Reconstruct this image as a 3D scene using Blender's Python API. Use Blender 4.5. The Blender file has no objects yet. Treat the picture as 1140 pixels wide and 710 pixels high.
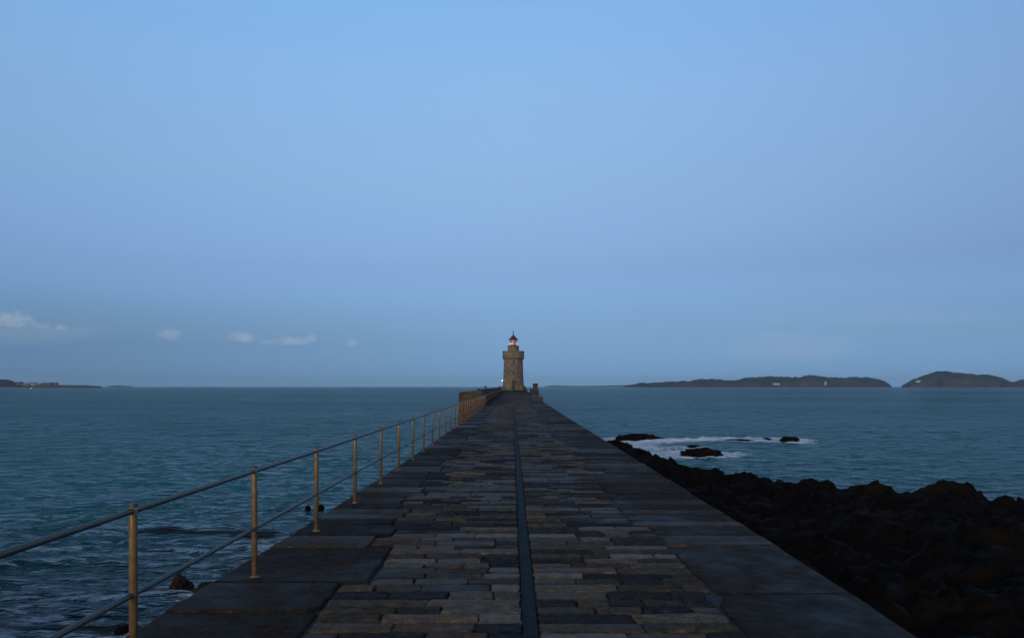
import bpy, bmesh, math, random
import numpy as np
from mathutils import Vector, noise as mnoise

random.seed(7)
RNG = np.random.default_rng(11)
R = math.radians
scene = bpy.context.scene
COL = scene.collection

# ------------------------------------------------------------------ camera geometry (photo pixels -> metres)
F, CX, HY, EYE = 873.0, 570.0, 430.0, 1.7
SEA = -4.0                                   # sea level, deck top is z = 0
def at(px, py, D):
    return Vector(((px-CX)/F*D, D, EYE-(py-HY)/F*D))

# ------------------------------------------------------------------ noise helpers (numpy)
PERM = np.random.default_rng(5).permutation(512)
GA = np.random.default_rng(6).uniform(0, 2*np.pi, 512)
GX, GY = np.cos(GA), np.sin(GA)
def perlin(x, y):
    x = np.asarray(x, float); y = np.asarray(y, float)
    xi = np.floor(x).astype(int); yi = np.floor(y).astype(int)
    xf, yf = x-xi, y-yi
    u = xf*xf*xf*(xf*(xf*6-15)+10); v = yf*yf*yf*(yf*(yf*6-15)+10)
    def g(ix, iy, dx, dy):
        h = PERM[(PERM[ix & 511]+iy) & 511]
        return GX[h]*dx+GY[h]*dy
    a = g(xi, yi, xf, yf); b = g(xi+1, yi, xf-1, yf)
    c = g(xi, yi+1, xf, yf-1); d = g(xi+1, yi+1, xf-1, yf-1)
    return (a+(b-a)*u)*(1-v)+(c+(d-c)*u)*v
def fbm(x, y, o=4):
    s = 0; a = 1
    for i in range(o):
        s = s+a*perlin(x*2**i+17.3*i, y*2**i-9.1*i); a *= .5
    return s
def ridged(x, y, o=4):
    s = 0; a = 1
    for i in range(o):
        s = s+a*(1-2.2*np.abs(perlin(x*2**i+31.7*i, y*2**i+5.9*i))); a *= .5
    return s

# ------------------------------------------------------------------ object helpers
def tag(o, label=None, cat=None, group=None, kind=None):
    if label: o['label'] = label
    if cat: o['category'] = cat
    if group: o['group'] = group
    if kind: o['kind'] = kind
    return o
def thing(name, label, cat, loc=(0, 0, 0), rz=0, group=None):
    o = bpy.data.objects.new(name, None); COL.objects.link(o)
    o.location = loc; o.rotation_euler = (0, 0, rz); o.empty_display_size = .2
    return tag(o, label, cat, group)
def link(name, me, mat, parent=None, smooth=False):
    o = bpy.data.objects.new(name, me); COL.objects.link(o)
    if mat: me.materials.append(mat)
    if smooth: me.shade_smooth()
    if parent: o.parent = parent
    return o
def obj(name, bm, mat, parent=None, smooth=False):
    me = bpy.data.meshes.new(name)
    bmesh.ops.recalc_face_normals(bm, faces=bm.faces)
    bm.to_mesh(me); bm.free()
    return link(name, me, mat, parent, smooth)
def raw(name, verts, faces, mat, parent=None, smooth=False, face_attr=None):
    me = bpy.data.meshes.new(name)
    me.from_pydata(verts, [], faces)
    if face_attr is not None:
        a = me.attributes.new('rnd', 'FLOAT', 'FACE'); a.data.foreach_set('value', np.asarray(face_attr, np.float32))
    me.update()
    return link(name, me, mat, parent, smooth)
def grid(name, X, Y, Z, mat, parent=None, smooth=True, vattr=None, wrap=False):
    """X,Y,Z arrays of shape (n,m): one sheet"""
    n, m = X.shape
    me = bpy.data.meshes.new(name)
    co = np.stack([X, Y, Z], -1).reshape(-1, 3).astype(np.float32)
    idx = np.arange(n*m).reshape(n, m)
    if wrap: idx = np.concatenate([idx, idx[:, :1]], 1)
    q = np.stack([idx[:-1, :-1], idx[:-1, 1:], idx[1:, 1:], idx[1:, :-1]], -1).reshape(-1, 4)
    me.vertices.add(n*m); me.vertices.foreach_set('co', co.ravel())
    me.loops.add(q.size); me.loops.foreach_set('vertex_index', q.ravel().astype(np.int32))
    me.polygons.add(len(q)); me.polygons.foreach_set('loop_start', np.arange(0, q.size, 4, dtype=np.int32))
    me.update(calc_edges=True)
    if smooth: me.polygons.foreach_set('use_smooth', np.ones(len(q), bool))
    if vattr:
        for k, v in vattr.items():
            a = me.attributes.new(k, 'FLOAT', 'POINT'); a.data.foreach_set('value', v.ravel().astype(np.float32))
    me.validate()
    return link(name, me, mat, parent)
def bm_box(bm, x0, x1, y0, y1, z0, z1, bevel=0):
    r = bmesh.ops.create_cube(bm, size=1)
    vs = r['verts']
    for v in vs:
        v.co = Vector((x0+(v.co.x+.5)*(x1-x0), y0+(v.co.y+.5)*(y1-y0), z0+(v.co.z+.5)*(z1-z0)))
    if bevel:
        es = list({e for v in vs for e in v.link_edges})
        bmesh.ops.bevel(bm, geom=es, offset=bevel, segments=2, affect='EDGES')
    return bm
def bm_lathe(bm, prof, seg=24, cx=0, cy=0, cap=True):
    rings = []
    for r, z in prof:
        rings.append([bm.verts.new((cx+r*math.cos(2*math.pi*i/seg), cy+r*math.sin(2*math.pi*i/seg), z)) for i in range(seg)])
    for a, b in zip(rings[:-1], rings[1:]):
        for i in range(seg):
            bm.faces.new((a[i], a[(i+1) % seg], b[(i+1) % seg], b[i]))
    if cap:
        bm.faces.new(rings[0][::-1]); bm.faces.new(rings[-1])
    return bm
def bm_tube(bm, p0, p1, r, seg=12):
    p0, p1 = Vector(p0), Vector(p1); d = p1-p0
    q = d.to_track_quat('Z', 'Y')
    ra, rb = [], []
    for i in range(seg):
        a = 2*math.pi*i/seg; o = q @ Vector((r*math.cos(a), r*math.sin(a), 0))
        ra.append(bm.verts.new(p0+o)); rb.append(bm.verts.new(p1+o))
    for i in range(seg):
        bm.faces.new((ra[i], ra[(i+1) % seg], rb[(i+1) % seg], rb[i]))
    bm.faces.new(ra[::-1]); bm.faces.new(rb)
    return bm
B = bmesh.new

# ------------------------------------------------------------------ materials
def mat_new(name):
    m = bpy.data.materials.new(name); m.use_nodes = True
    nt = m.node_tree; nt.nodes.clear()
    out = nt.nodes.new('ShaderNodeOutputMaterial'); p = nt.nodes.new('ShaderNodeBsdfPrincipled')
    nt.links.new(p.outputs[0], out.inputs[0])
    return m, nt, p, out
class NB:
    def __init__(s, nt): s.nt = nt
    def n(s, t, **k):
        x = s.nt.nodes.new(t)
        for a, b in k.items(): setattr(x, a, b)
        return x
    def l(s, a, b): s.nt.links.new(a, b)
    def set(s, sock, v):
        if hasattr(v, 'is_linked') or hasattr(v, 'links'): s.l(v, sock)
        else: sock.default_value = v
    def math(s, op, a, b=0.0, c=None, clamp=False):
        x = s.n('ShaderNodeMath', operation=op, use_clamp=clamp)
        s.set(x.inputs[0], a); s.set(x.inputs[1], b)
        if c is not None: s.set(x.inputs[2], c)
        return x.outputs[0]
    def noise(s, vec, scale, detail=4, rough=.55, out=0, dist=0):
        x = s.n('ShaderNodeTexNoise'); s.l(vec, x.inputs['Vector'])
        x.inputs['Scale'].default_value = scale; x.inputs['Detail'].default_value = detail
        x.inputs['Roughness'].default_value = rough; x.inputs['Distortion'].default_value = dist
        return x.outputs[out]
    def ramp(s, fac, stops):
        x = s.n('ShaderNodeValToRGB'); s.l(fac, x.inputs[0])
        e = x.color_ramp.elements
        while len(e) < len(stops): e.new(.5)
        for i, (p, c) in enumerate(stops):
            e[i].position = p
            e[i].color = (*c, 1) if isinstance(c, tuple) else (c, c, c, 1)
        return x.outputs[0]
    def mix(s, f, a, b, blend='MIX'):
        x = s.n('ShaderNodeMix', data_type='RGBA', blend_type=blend)
        s.set(x.inputs[0], f)
        for i, v in ((6, a), (7, b)):
            if isinstance(v, tuple): x.inputs[i].default_value = (*v, 1)
            else: s.l(v, x.inputs[i])
        return x.outputs[2]
    def bump(s, h, strength, dist, normal=None):
        x = s.n('ShaderNodeBump'); s.l(h, x.inputs['Height'])
        x.inputs['Strength'].default_value = strength; x.inputs['Distance'].default_value = dist
        if normal is not None: s.l(normal, x.inputs['Normal'])
        return x.outputs[0]
    def mapping(s, vec, scale):
        x = s.n('ShaderNodeMapping'); s.l(vec, x.inputs[0]); x.inputs['Scale'].default_value = scale
        return x.outputs[0]
    def attr(s, name, out='Fac'):
        x = s.n('ShaderNodeAttribute', attribute_name=name); return x.outputs[out]
    def pos(s):
        return s.n('ShaderNodeNewGeometry').outputs['Position']

def stone_paving(name, stops, wet_lo=.42, wet_hi=.62, bump_d=.030):
    m, nt, p, out = mat_new(name); b = NB(nt)
    P = b.pos(); rnd = b.attr('rnd')
    base = b.ramp(rnd, stops)
    g = b.noise(P, 9, 6, .65)
    base = b.mix(1.0, base, b.ramp(g, [(.27, .32), (.5, 1.05), (.76, 2.15)]), 'MULTIPLY')
    stn = b.ramp(b.noise(P, 1.1, 6, .68, dist=.5), [(.50, 0.0), (.66, .8)])
    base = b.mix(stn, base, b.mix(1.0, base, (1.25, .80, .52), 'MULTIPLY'))
    sp = b.noise(P, 55, 3, .75)
    base = b.mix(.7, base, b.ramp(sp, [(.3, .4), (.5, 1.0), (.7, 2.0)]), 'MULTIPLY')
    w = b.math('ADD', b.noise(P, .55, 5, .6), b.math('MULTIPLY', b.math('SUBTRACT', b.noise(P, 4, 4, .6), .5), .45))
    w = b.math('ADD', w, b.math('MULTIPLY', b.math('SUBTRACT', rnd, .5), .22))
    wet = b.ramp(w, [(wet_lo, 0.0), (wet_hi, 1.0)])
    base = b.mix(wet, base, b.mix(1.0, base, (.50, .51, .55), 'MULTIPLY'))
    b.l(base, p.inputs['Base Color'])
    rr = b.math('ADD', b.math('MULTIPLY', b.math('SUBTRACT', g, .5), .5), b.math('SUBTRACT', .80, b.math('MULTIPLY', wet, .30)))
    b.l(rr, p.inputs['Roughness'])
    b.l(b.math('ADD', .05, b.math('MULTIPLY', wet, .11)), p.inputs['Specular IOR Level'])
    h = b.math('ADD', b.math('ADD', b.noise(P, 5, 6, .7), b.math('MULTIPLY', b.noise(P, 22, 5, .7), .55)), b.math('MULTIPLY', sp, .3))
    b.l(b.bump(h, 1.0, bump_d), p.inputs['Normal'])
    return m

M_SETT = stone_paving('granite_setts', [(0.0, (.020, .021, .025)), (.24, (.038, .033, .029)), (.42, (.076, .057, .037)),
                                        (.60, (.118, .084, .050)), (.76, (.180, .134, .084)), (.88, (.115, .053, .028)), (1.0, (.29, .22, .14))])
M_COPE = stone_paving('granite_slabs', [(0.0, (.026, .018, .014)), (.5, (.048, .033, .022)), (1.0, (.098, .066, .040))], .40, .64, .035)

def rock_mat(name, base_stops, rough=.75, scale=1.0, bump=.05, weed=None):
    m, nt, p, out = mat_new(name); b = NB(nt)
    P = b.pos()
    n1 = b.noise(P, .9*scale, 8, .65); n2 = b.noise(P, 7*scale, 6, .7)
    c = b.ramp(n1, base_stops)
    c = b.mix(.8, c, b.ramp(n2, [(.3, .45), (.5, 1.0), (.75, 1.7)]), 'MULTIPLY')
    if weed:
        w = b.ramp(b.noise(P, .23*scale, 5, .6), [(.54, 0.0), (.66, .85)])
        c = b.mix(w, c, b.mix(1.0, weed, b.ramp(n2, [(.3, .35), (.7, 1.5)]), 'MULTIPLY') if False else weed)
    b.l(c, p.inputs['Base Color']); p.inputs['Roughness'].default_value = rough
    p.inputs['Specular IOR Level'].default_value = .08
    h = b.math('ADD', n2, b.math('MULTIPLY', b.noise(P, 2.2*scale, 6, .7), 1.6))
    b.l(b.bump(h, .9, bump), p.inputs['Normal'])
    return m
M_ROCK = rock_mat('wet_black_rock', [(.35, (.005, .0035, .003)), (.55, (.009, .006, .0045)), (.7, (.016, .010, .006))], .9, 1, .06, (.020, .011, .003))
M_REDROCK = rock_mat('weedy_rock', [(.3, (.016, .010, .008)), (.7, (.055, .028, .018))], .6, 3, .05)
M_WEEDROCK = rock_mat('green_weed_rock', [(.3, (.018, .016, .010)), (.7, (.055, .042, .020))], .6, 3, .05)

def wall_mat(name, c1, c2, mortar, bw, bh, cyl=None, bump=.02):
    m, nt, p, out = mat_new(name); b = NB(nt)
    P = b.pos()
    s = b.n('ShaderNodeSeparateXYZ'); b.l(P, s.inputs[0])
    if cyl:
        ang = b.math('ARCTAN2', b.math('SUBTRACT', s.outputs[1], cyl[1]), b.math('SUBTRACT', s.outputs[0], cyl[0]))
        u = b.math('MULTIPLY', ang, cyl[2])
    else:
        u = b.math('ADD', s.outputs[0], s.outputs[1])
    cv = b.n('ShaderNodeCombineXYZ'); b.l(u, cv.inputs[0]); b.l(s.outputs[2], cv.inputs[1])
    br = b.n('ShaderNodeTexBrick'); b.l(cv.outputs[0], br.inputs['Vector'])
    br.inputs['Color1'].default_value = (*c1, 1); br.inputs['Color2'].default_value = (*c2, 1); br.inputs['Mortar'].default_value = (*mortar, 1)
    br.inputs['Scale'].default_value = 1; br.inputs['Brick Width'].default_value = bw; br.inputs['Row Height'].default_value = bh
    br.inputs['Mortar Size'].default_value = .025; br.inputs['Mortar Smooth'].default_value = .3
    n1 = b.noise(P, 1.4, 6, .65); n2 = b.noise(P, .35, 4, .6)
    c = b.mix(.85, br.outputs[0], b.ramp(n1, [(.28, .5), (.5, 1.0), (.75, 1.5)]), 'MULTIPLY')
    c = b.mix(.7, c, b.ramp(n2, [(.3, .6), (.6, 1.15)]), 'MULTIPLY')
    b.l(c, p.inputs['Base Color']); p.inputs['Roughness'].default_value = .85
    h = b.math('SUBTRACT', n1, b.math('MULTIPLY', br.outputs[1], .6))
    b.l(b.bump(h, .8, bump), p.inputs['Normal'])
    return m
LH = (at(571.5, 430, 210).x, 210.0)
M_TOWER = wall_mat('tower_granite', (.27, .205, .125), (.20, .155, .10), (.12, .10, .075), .9, .42, (LH[0], LH[1], 2.7), .04)
M_WALL = wall_mat('parapet_stone', (.115, .070, .040), (.085, .053, .031), (.05, .038, .026), .8, .35)
M_CORE = wall_mat('breakwater_face', (.10, .085, .07), (.07, .06, .052), (.035, .032, .03), 1.4, .5)
M_DARKWALL = wall_mat('mossy_wall', (.055, .055, .045), (.04, .045, .042), (.03, .03, .03), .8, .4)

def plain(name, col, rough=.6, metal=0, var=.35, scale=8, emit=None, estr=0, bump=0):
    m, nt, p, out = mat_new(name); b = NB(nt)
    P = b.pos(); n = b.noise(P, scale, 5, .6)
    c = b.mix(1.0, col, b.ramp(n, [(.3, 1-var), (.7, 1+var)]), 'MULTIPLY')
    b.l(c, p.inputs['Base Color'])
    b.l(b.math('ADD', rough-.15, b.math('MULTIPLY', n, .3)), p.inputs['Roughness'])
    p.inputs['Metallic'].default_value = metal
    if emit:
        p.inputs['Emission Color'].default_value = (*emit, 1); p.inputs['Emission Strength'].default_value = estr
    if bump: b.l(b.bump(n, .5, bump), p.inputs['Normal'])
    return m
M_STEEL = plain('sunlit_steel', (.36, .235, .115), .42, .45, .22, 14)  # same steel as the rails; warm low sun is put into the post colour
M_RAIL = plain('rail_steel', (.12, .105, .09), .5, .5, .25, 10)
M_IRON = plain('black_iron', (.025, .025, .027), .5, .3)
M_GRIT = plain('joint_grit', (.014, .014, .015), .8, 0, .4, 12, bump=.01)
M_DRAIN = plain('drain_steel', (.010, .021, .030), .75, 0, .45, 5)
M_DRAIN.node_tree.nodes['Principled BSDF'].inputs['Specular IOR Level'].default_value = .2
M_DRAINDK = plain('drain_slot', (.008, .010, .012), .6)
M_DOOR = plain('dark_door', (.035, .022, .015), .6)
M_WIN = plain('dark_window', (.02, .02, .024), .25)
M_RED = plain('red_lantern_paint', (.30, .045, .03), .5)
M_DOME = plain('lantern_roof', (.09, .085, .07), .5, .2)
M_GLASS = plain('lit_lantern_glass', (.55, .32, .28), .25, 0, .1, 8, (1.0, .30, .24), .06)
M_LAMP = plain('lit_lamp', (.9, .85, .8), .3, 0, .05, 8, (1.0, .66, .58), .32)
M_WLAMP = plain('lit_wall_lamp', (.9, .85, .8), .3, 0, .05, 8, (1.0, .80, .82), 2.5)
M_WHITE = plain('white_render', (.55, .53, .50), .7, 0, .12, 3)
M_PALE = plain('pale_render', (.34, .31, .27), .8, 0, .2, .1)
M_TAN = plain('tan_render', (.20, .165, .13), .8, 0, .2, .1)
M_PINK = plain('pinkish_render', (.15, .105, .10), .8, 0, .2, .1)
M_SLATE = plain('slate_roof', (.05, .048, .05), .7, 0, .2, .1)
M_HARB = plain('harbour_stone', (.05, .042, .038), .85, 0, .25, .08)
M_BUOYW = plain('buoy_white', (.8, .8, .78), .4, 0, .06)
M_BUOYD = plain('buoy_dark', (.02, .03, .035), .5)

def land_mat(name, a, c):
    m, nt, p, out = mat_new(name); b = NB(nt); P = b.pos()
    n = b.noise(P, .012, 7, .62); n2 = b.noise(P, .06, 5, .65)
    col = b.ramp(n, [(.35, a), (.62, c)])
    col = b.mix(.8, col, b.ramp(n2, [(.3, .55), (.7, 1.5)]), 'MULTIPLY')
    s = b.n('ShaderNodeSeparateXYZ'); b.l(P, s.inputs[0])
    sh = b.ramp(b.math('ADD', b.math('MULTIPLY', s.outputs[2], .08), b.math('MULTIPLY', n2, .5)), [(.0, 1.0), (.32, 0.0)])
    col = b.mix(sh, col, (.16, .14, .12))          # bare rock along the waterline
    b.l(col, p.inputs['Base Color']); p.inputs['Roughness'].default_value = .95
    p.inputs['Specular IOR Level'].default_value = .1
    return m
M_ISLE = land_mat('island_scrub', (.020, .030, .018), (.095, .088, .050))
M_HEAD = land_mat('headland_scrub', (.022, .020, .016), (.05, .04, .03))

# ------------------------------------------------------------------ breakwater
YL = [-12, 0, 5.5, 8.3, 10.5, 18.3, 30, 67, 230]
XL = [-2.78, -2.72, -2.657, -2.565, -2.52, -2.43, -2.41, -2.41, -2.41]
YR = [-12, 0, 5.3, 6.5, 9.2, 25, 37, 87, 148, 230]
XR = [2.66, 2.70, 2.76, 2.81, 2.85, 2.96, 3.02, 3.45, 3.95, 4.2]
def xl(y): return float(np.interp(y, YL, XL))
def xr(y): return float(np.interp(y, YR, XR))
def sl(y):  return -1.43 + .07*math.sin(y*.35) + min(y, 200)*.0008      # inner edge of the left slabs
def sr(y):  return 1.60 + .06*math.sin(y*.31+2) + min(y, 200)*.0026
DX = .13                                                                # drain centre line

bw = thing('breakwater', 'long stone breakwater paved with dark wet setts running out to the lighthouse', 'breakwater')
# core body below the deck
bm = B()
ys = [-12, 0, 5.5, 8.3, 10.5, 18.3, 30, 37, 50, 66.9]
def core(bm, ys, fl, fr, ztop, batter=.55, zbot=-7):
    prev = None; rings = []
    for y in ys:
        a, c = fl(y), fr(y)
        rings.append([bm.verts.new(v) for v in ((a-batter, y, zbot), (a+.012, y, ztop), (c-.012, y, ztop), (c+batter, y, zbot))])
    for p, q in zip(rings[:-1], rings[1:]):
        for i in range(4):
            j = (i+1) % 4
            bm.faces.new((p[i], p[j], q[j], q[i]))
    bm.faces.new(rings[0]); bm.faces.new(rings[-1][::-1])
core(bm, [-12, 0, 5.3, 6.5, 8.3, 10.5, 18.3, 25, 30, 37, 50, 67, 87, 120, 146], xl, xr, -.045)
obj('foundation', bm, M_CORE, bw)
bm = B()
hl = lambda y: -4.65-.9*math.sin(min(max((y-146)/80, 0), 1)*math.pi)
hr = lambda y: float(np.interp(y, [146, 150, 200, 224, 232], [4.0, 5.3, 6.4, 5.0, 2.5]))
core(bm, [146.01, 150, 160, 180, 200, 215, 224, 232], hl, hr, -.045)
obj('head_foundation', bm, M_CORE, bw)
bm = B(); core(bm, [67.6, 90, 120, 146], lambda y: -4.62, lambda y: -1.9, -.30, .5); obj('wall_footing', bm, M_CORE, bw)
# setts: each stone really modelled, gathered in one paving mesh
V, Fc, FA = [], [], []
def stone(x0, x1, y0, y1, detail, rnd, gap=.007, depth=.045, jit=.014, lift=.004):
    x0 += gap*random.uniform(.4, 1.1); x1 -= gap*random.uniform(.4, 1.1); y0 += gap*random.uniform(.4, 1.1); y1 -= gap*random.uniform(.4, 1.1)
    w, l = x1-x0, y1-y0
    zz = random.uniform(-lift, lift); tx, ty = random.uniform(-.010, .010), random.uniform(-.02, .02)
    n0 = len(V)
    if detail:
        c = min(.04, .22*min(w, l))*random.uniform(.6, 1.3)
        pts = [(x0+c, y0), (x0+w*.35, y0), (x0+w*.68, y0), (x1-c, y0), (x1-.25*c, y0+.25*c), (x1, y0+c), (x1, (y0+y1)/2), (x1, y1-c), (x1-.25*c, y1-.25*c),
               (x1-c, y1), (x0+w*.68, y1), (x0+w*.35, y1), (x0+c, y1), (x0+.25*c, y1-.25*c), (x0, y1-c), (x0, (y0+y1)/2), (x0, y0+c), (x0+.25*c, y0+.25*c)]
        pts = [(px+random.uniform(-jit, jit)*.8, py+random.uniform(-jit, jit)*.8) for px, py in pts]
        rings = ((0, -depth), (.001, -.011), (.006, -.003), (.022, .001))
    else:
        pts = [(x0, y0), (x1, y0), (x1, y1), (x0, y1)]
        pts = [(px+random.uniform(-jit, jit)*.6, py+random.uniform(-jit, jit)*.6) for px, py in pts]
        rings = ((0, -depth), (.016, 0))
    k = len(pts); cx, cy = (x0+x1)/2, (y0+y1)/2
    for ins, z in rings:
        for px, py in pts:
            dx, dy = px-cx, py-cy
            qx = cx+dx*(1-2*ins/w); qy = cy+dy*(1-2*ins/l)
            hz = z+(zz+tx*(qx-cx)+ty*(qy-cy) if z > -.03 else 0)
            if detail and z > -.02: hz += random.uniform(-.003, .003)
            V.append((qx, qy, hz))
    for r in range(len(rings)-1):
        for i in range(k):
            Fc.append((n0+r*k+i, n0+r*k+(i+1) % k, n0+(r+1)*k+(i+1) % k, n0+(r+1)*k+i)); FA.append(rnd)
    top = n0+(len(rings)-1)*k
    if detail:
        V.append((cx, cy, zz+random.uniform(.002, .008))); ci = len(V)-1
        for i in range(k): Fc.append((top+i, top+(i+1) % k, ci)); FA.append(rnd)
    else:
        Fc.append(tuple(range(top, top+k))); FA.append(rnd)
# slabs first, so the setts can be cut to them
def slabs(side):
    out = []; y = -4.0
    marks = [3.9, 5.94, 6.8, 8.3] if side < 0 else [4.6, 6.45, 8.4]
    for mk in marks:
        out.append((y, mk)); y = mk
    while y < 146:
        d = random.choice([.4, .5, .55, .7, .9, 1.3])*random.uniform(.9, 1.15)
        out.append((y, y+d)); y += d
    return out
SL, SR = slabs(-1), slabs(1)
JL = [random.uniform(-.16, .16) for _ in SL]; JR = [random.uniform(-.18, .20) for _ in SR]
def inner(side, y):
    S, J = (SL, JL) if side < 0 else (SR, JR)
    for (a, c), j in zip(S, J):
        if a <= y < c: return (sl(y) if side < 0 else sr(y))+j*(1 if side > 0 else -1)*1.0
    return sl(y) if side < 0 else sr(y)
y = 2.6
while y < 206:
    d = random.uniform(.175, .25) if y < 120 else random.uniform(.4, .6)
    ym = y+d/2
    if y < 146: a, c = inner(-1, ym)+.02, inner(1, ym)-.02
    else: a, c = -2.42, 3.6
    for (s0, s1) in ((a, DX-.055), (DX+.055, c)) if y < 60 else ((a, c),):
        x = s0; big = random.random() < .25
        while x < s1-.02:
            w = random.uniform(.45, .8) if big else random.uniform(.24, .60)
            if x+w > s1-.2: w = s1-x
            yo = random.uniform(-.005, .005)
            stone(x, x+w, y+yo, y+d+yo, y < 45, min(1, max(0, random.betavariate(1.1, 1.35)+.14*(y < 9)-.04)))
            x += w
    y += d
raw('sett_paving', V, Fc, M_SETT, bw, False, FA)
for S, J, side in ((SL, JL, -1), (SR, JR, 1)):
    V, Fc, FA = [], [], []
    for (a, c), j in zip(S, J):
        ym = (a+c)/2; e = xl if side < 0 else xr
        inn = (sl(ym)-j) if side < 0 else (sr(ym)+j)
        n0 = len(V); rnd = random.betavariate(1.6, 1.8); zz = random.uniform(-.008, .010)
        g = .008; nn = 7
        # an outline with slightly worn edges; the outer edge follows the line of the breakwater
        out_pts = []; ch = .05*random.random()
        for i in range(nn):
            yy = a+g+(c-a-2*g)*i/(nn-1)
            out_pts.append((e(yy)+random.uniform(-.007, .007)-(random.uniform(.015, .04)*side if random.random() < (.35 if i in (0, nn-1) else .10) else 0), yy))
        inn_pts = []
        for i in range(nn):
            yy = a+g+(c-a-2*g)*i/(nn-1)
            dd = (.20*random.random() if i in (0, nn-1) and random.random() < .6 else 0)
            inn_pts.append((inn+random.uniform(-.018, .018)+dd*side, yy))
        loop = out_pts+inn_pts[::-1] if side > 0 else inn_pts+out_pts[::-1]
        cx = sum(p[0] for p in loop)/len(loop); cy = sum(p[1] for p in loop)/len(loop)
        rings = ((0, -.42 if True else 0), (0, -.03), (.010, -.006), (.026, .0))
        k = len(loop)
        tl = random.uniform(-.006, .006)
        for ins, z in rings:
            for px, py in loop:
                dx, dy = px-cx, py-cy
                V.append((px-math.copysign(ins, dx), py-math.copysign(ins, dy), z+(zz+tl*dy if z > -.1 else 0)))
        for r in range(3):
            for i in range(k):
                Fc.append((n0+r*k+i, n0+r*k+(i+1) % k, n0+(r+1)*k+(i+1) % k, n0+(r+1)*k+i)); FA.append(rnd)
        Fc.append(tuple(range(n0+3*k, n0+4*k))); FA.append(rnd)
    raw('coping_slabs', V, Fc, M_COPE, bw, False, FA)
# head platform surface and grit between the stones
bm = B()
vs = [bm.verts.new((x, y, -.022)) for x, y in ((-2.44, 146), (3.95, 146), (5.2, 150), (6.3, 200), (4.9, 224), (2.4, 231.5), (-4.4, 231.5), (-5.2, 200), (-2.44, 200))]
bm.faces.new(vs); obj('head_surface', bm, M_COPE, bw)
bm = B()
vs = [(xl(y)+.05, xr(y)-.05, y) for y in (-11, 0, 5.4, 8.3, 10.5, 18.3, 30, 67, 87, 120, 145.9)]
L = [(bm.verts.new((a, y, -.032)), bm.verts.new((c, y, -.017))) for a, c, y in vs]
for p, q in zip(L[:-1], L[1:]): bm.faces.new((p[0], p[1], q[1], q[0]))
obj('joint_bed', bm, M_GRIT, bw)
# drain channel: two kerbs and a slotted cover in between, one mesh; the dark bottom below
dr = B()
bm_box(dr, DX-.047, DX-.037, -2, 59.9, -.028, .002); bm_box(dr, DX+.037, DX+.047, -2, 59.9, -.028, .002)
y = 2.0
while y < 59.8:
    zt = -.003+random.uniform(-.0018, .0012)
    bm_box(dr, DX-.0365, DX+.0365, y, y+.036+random.uniform(-.004, .004), -.0112, zt); y += (.05 if y < 14 else .044)+(.022 if random.random() < .05 else 0)
drain = obj('drain_channel', dr, M_DRAIN, bw)
bm = B(); bm_box(bm, DX-.0365, DX+.0365, -1.99, 59.85, -.0145, -.0115); obj('drain_slot', bm, M_DRAINDK, drain)

# ------------------------------------------------------------------ railing: one thing, each post a part
RX, SP, Y0 = -2.293, 2.235, 4.74
rail = thing('railing', 'steel two rail railing along the left edge of the breakwater', 'railing', (RX, 0, 0))
bm = B(); bm_lathe(bm, [(.025, -.02), (.025, .95), (.0252, .975)], 20); post0 = obj('post', bm, M_STEEL, rail, True)
bm = B(); bm_lathe(bm, [(.0255, .972), (.0265, .974), (.0265, .990), (.024, .995), (.012, .997)], 20); cap0 = obj('post_cap', bm, M_RAIL, post0, False)
bm = B(); bm_lathe(bm, [(.042, .0), (.042, .008), (.034, .012), (.026, .020)], 20); fl0 = obj('base_flange', bm, M_STEEL, post0, False)
k = 0; y = Y0-2*SP
first = True
while y < 202:
    lean = random.uniform(-.006, .006), random.uniform(-.004, .004)
    if first: p, c_, f_ = post0, cap0, fl0; first = False
    else:
        p = post0.copy(); COL.objects.link(p); p.parent = rail
        if y < 60:
            for s in (cap0, fl0):
                q = s.copy(); COL.objects.link(q); q.parent = p
    p.location = (random.uniform(-.006, .006), y, 0); p.rotation_euler = (lean[0], lean[1], random.uniform(0, 6))
    y += SP
YE = y-SP
for nm, z, r in (('top_rail', .945, .0190), ('mid_rail', .44, .0175)):
    bm = B(); n = int((YE-Y0+2*SP)/SP+.5)
    ys_ = [Y0-2*SP+SP*i for i in range(n+1)]
    ph = random.random()*6
    seg = 12; rings = []
    for yy in ys_:
        zo = z+.004*math.sin(yy*.7+ph); xo = .003*math.sin(yy*.9+ph)
        rings.append([bm.verts.new((xo+r*math.cos(2*math.pi*i/seg), yy, zo+r*math.sin(2*math.pi*i/seg))) for i in range(seg)])
    for a, b_ in zip(rings[:-1], rings[1:]):
        for i in range(seg): bm.faces.new((a[i], a[(i+1) % seg], b_[(i+1) % seg], b_[i]))
    bm.faces.new(rings[0]); bm.faces.new(rings[-1][::-1])
    obj(nm, bm, M_RAIL, rail, True)

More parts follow.
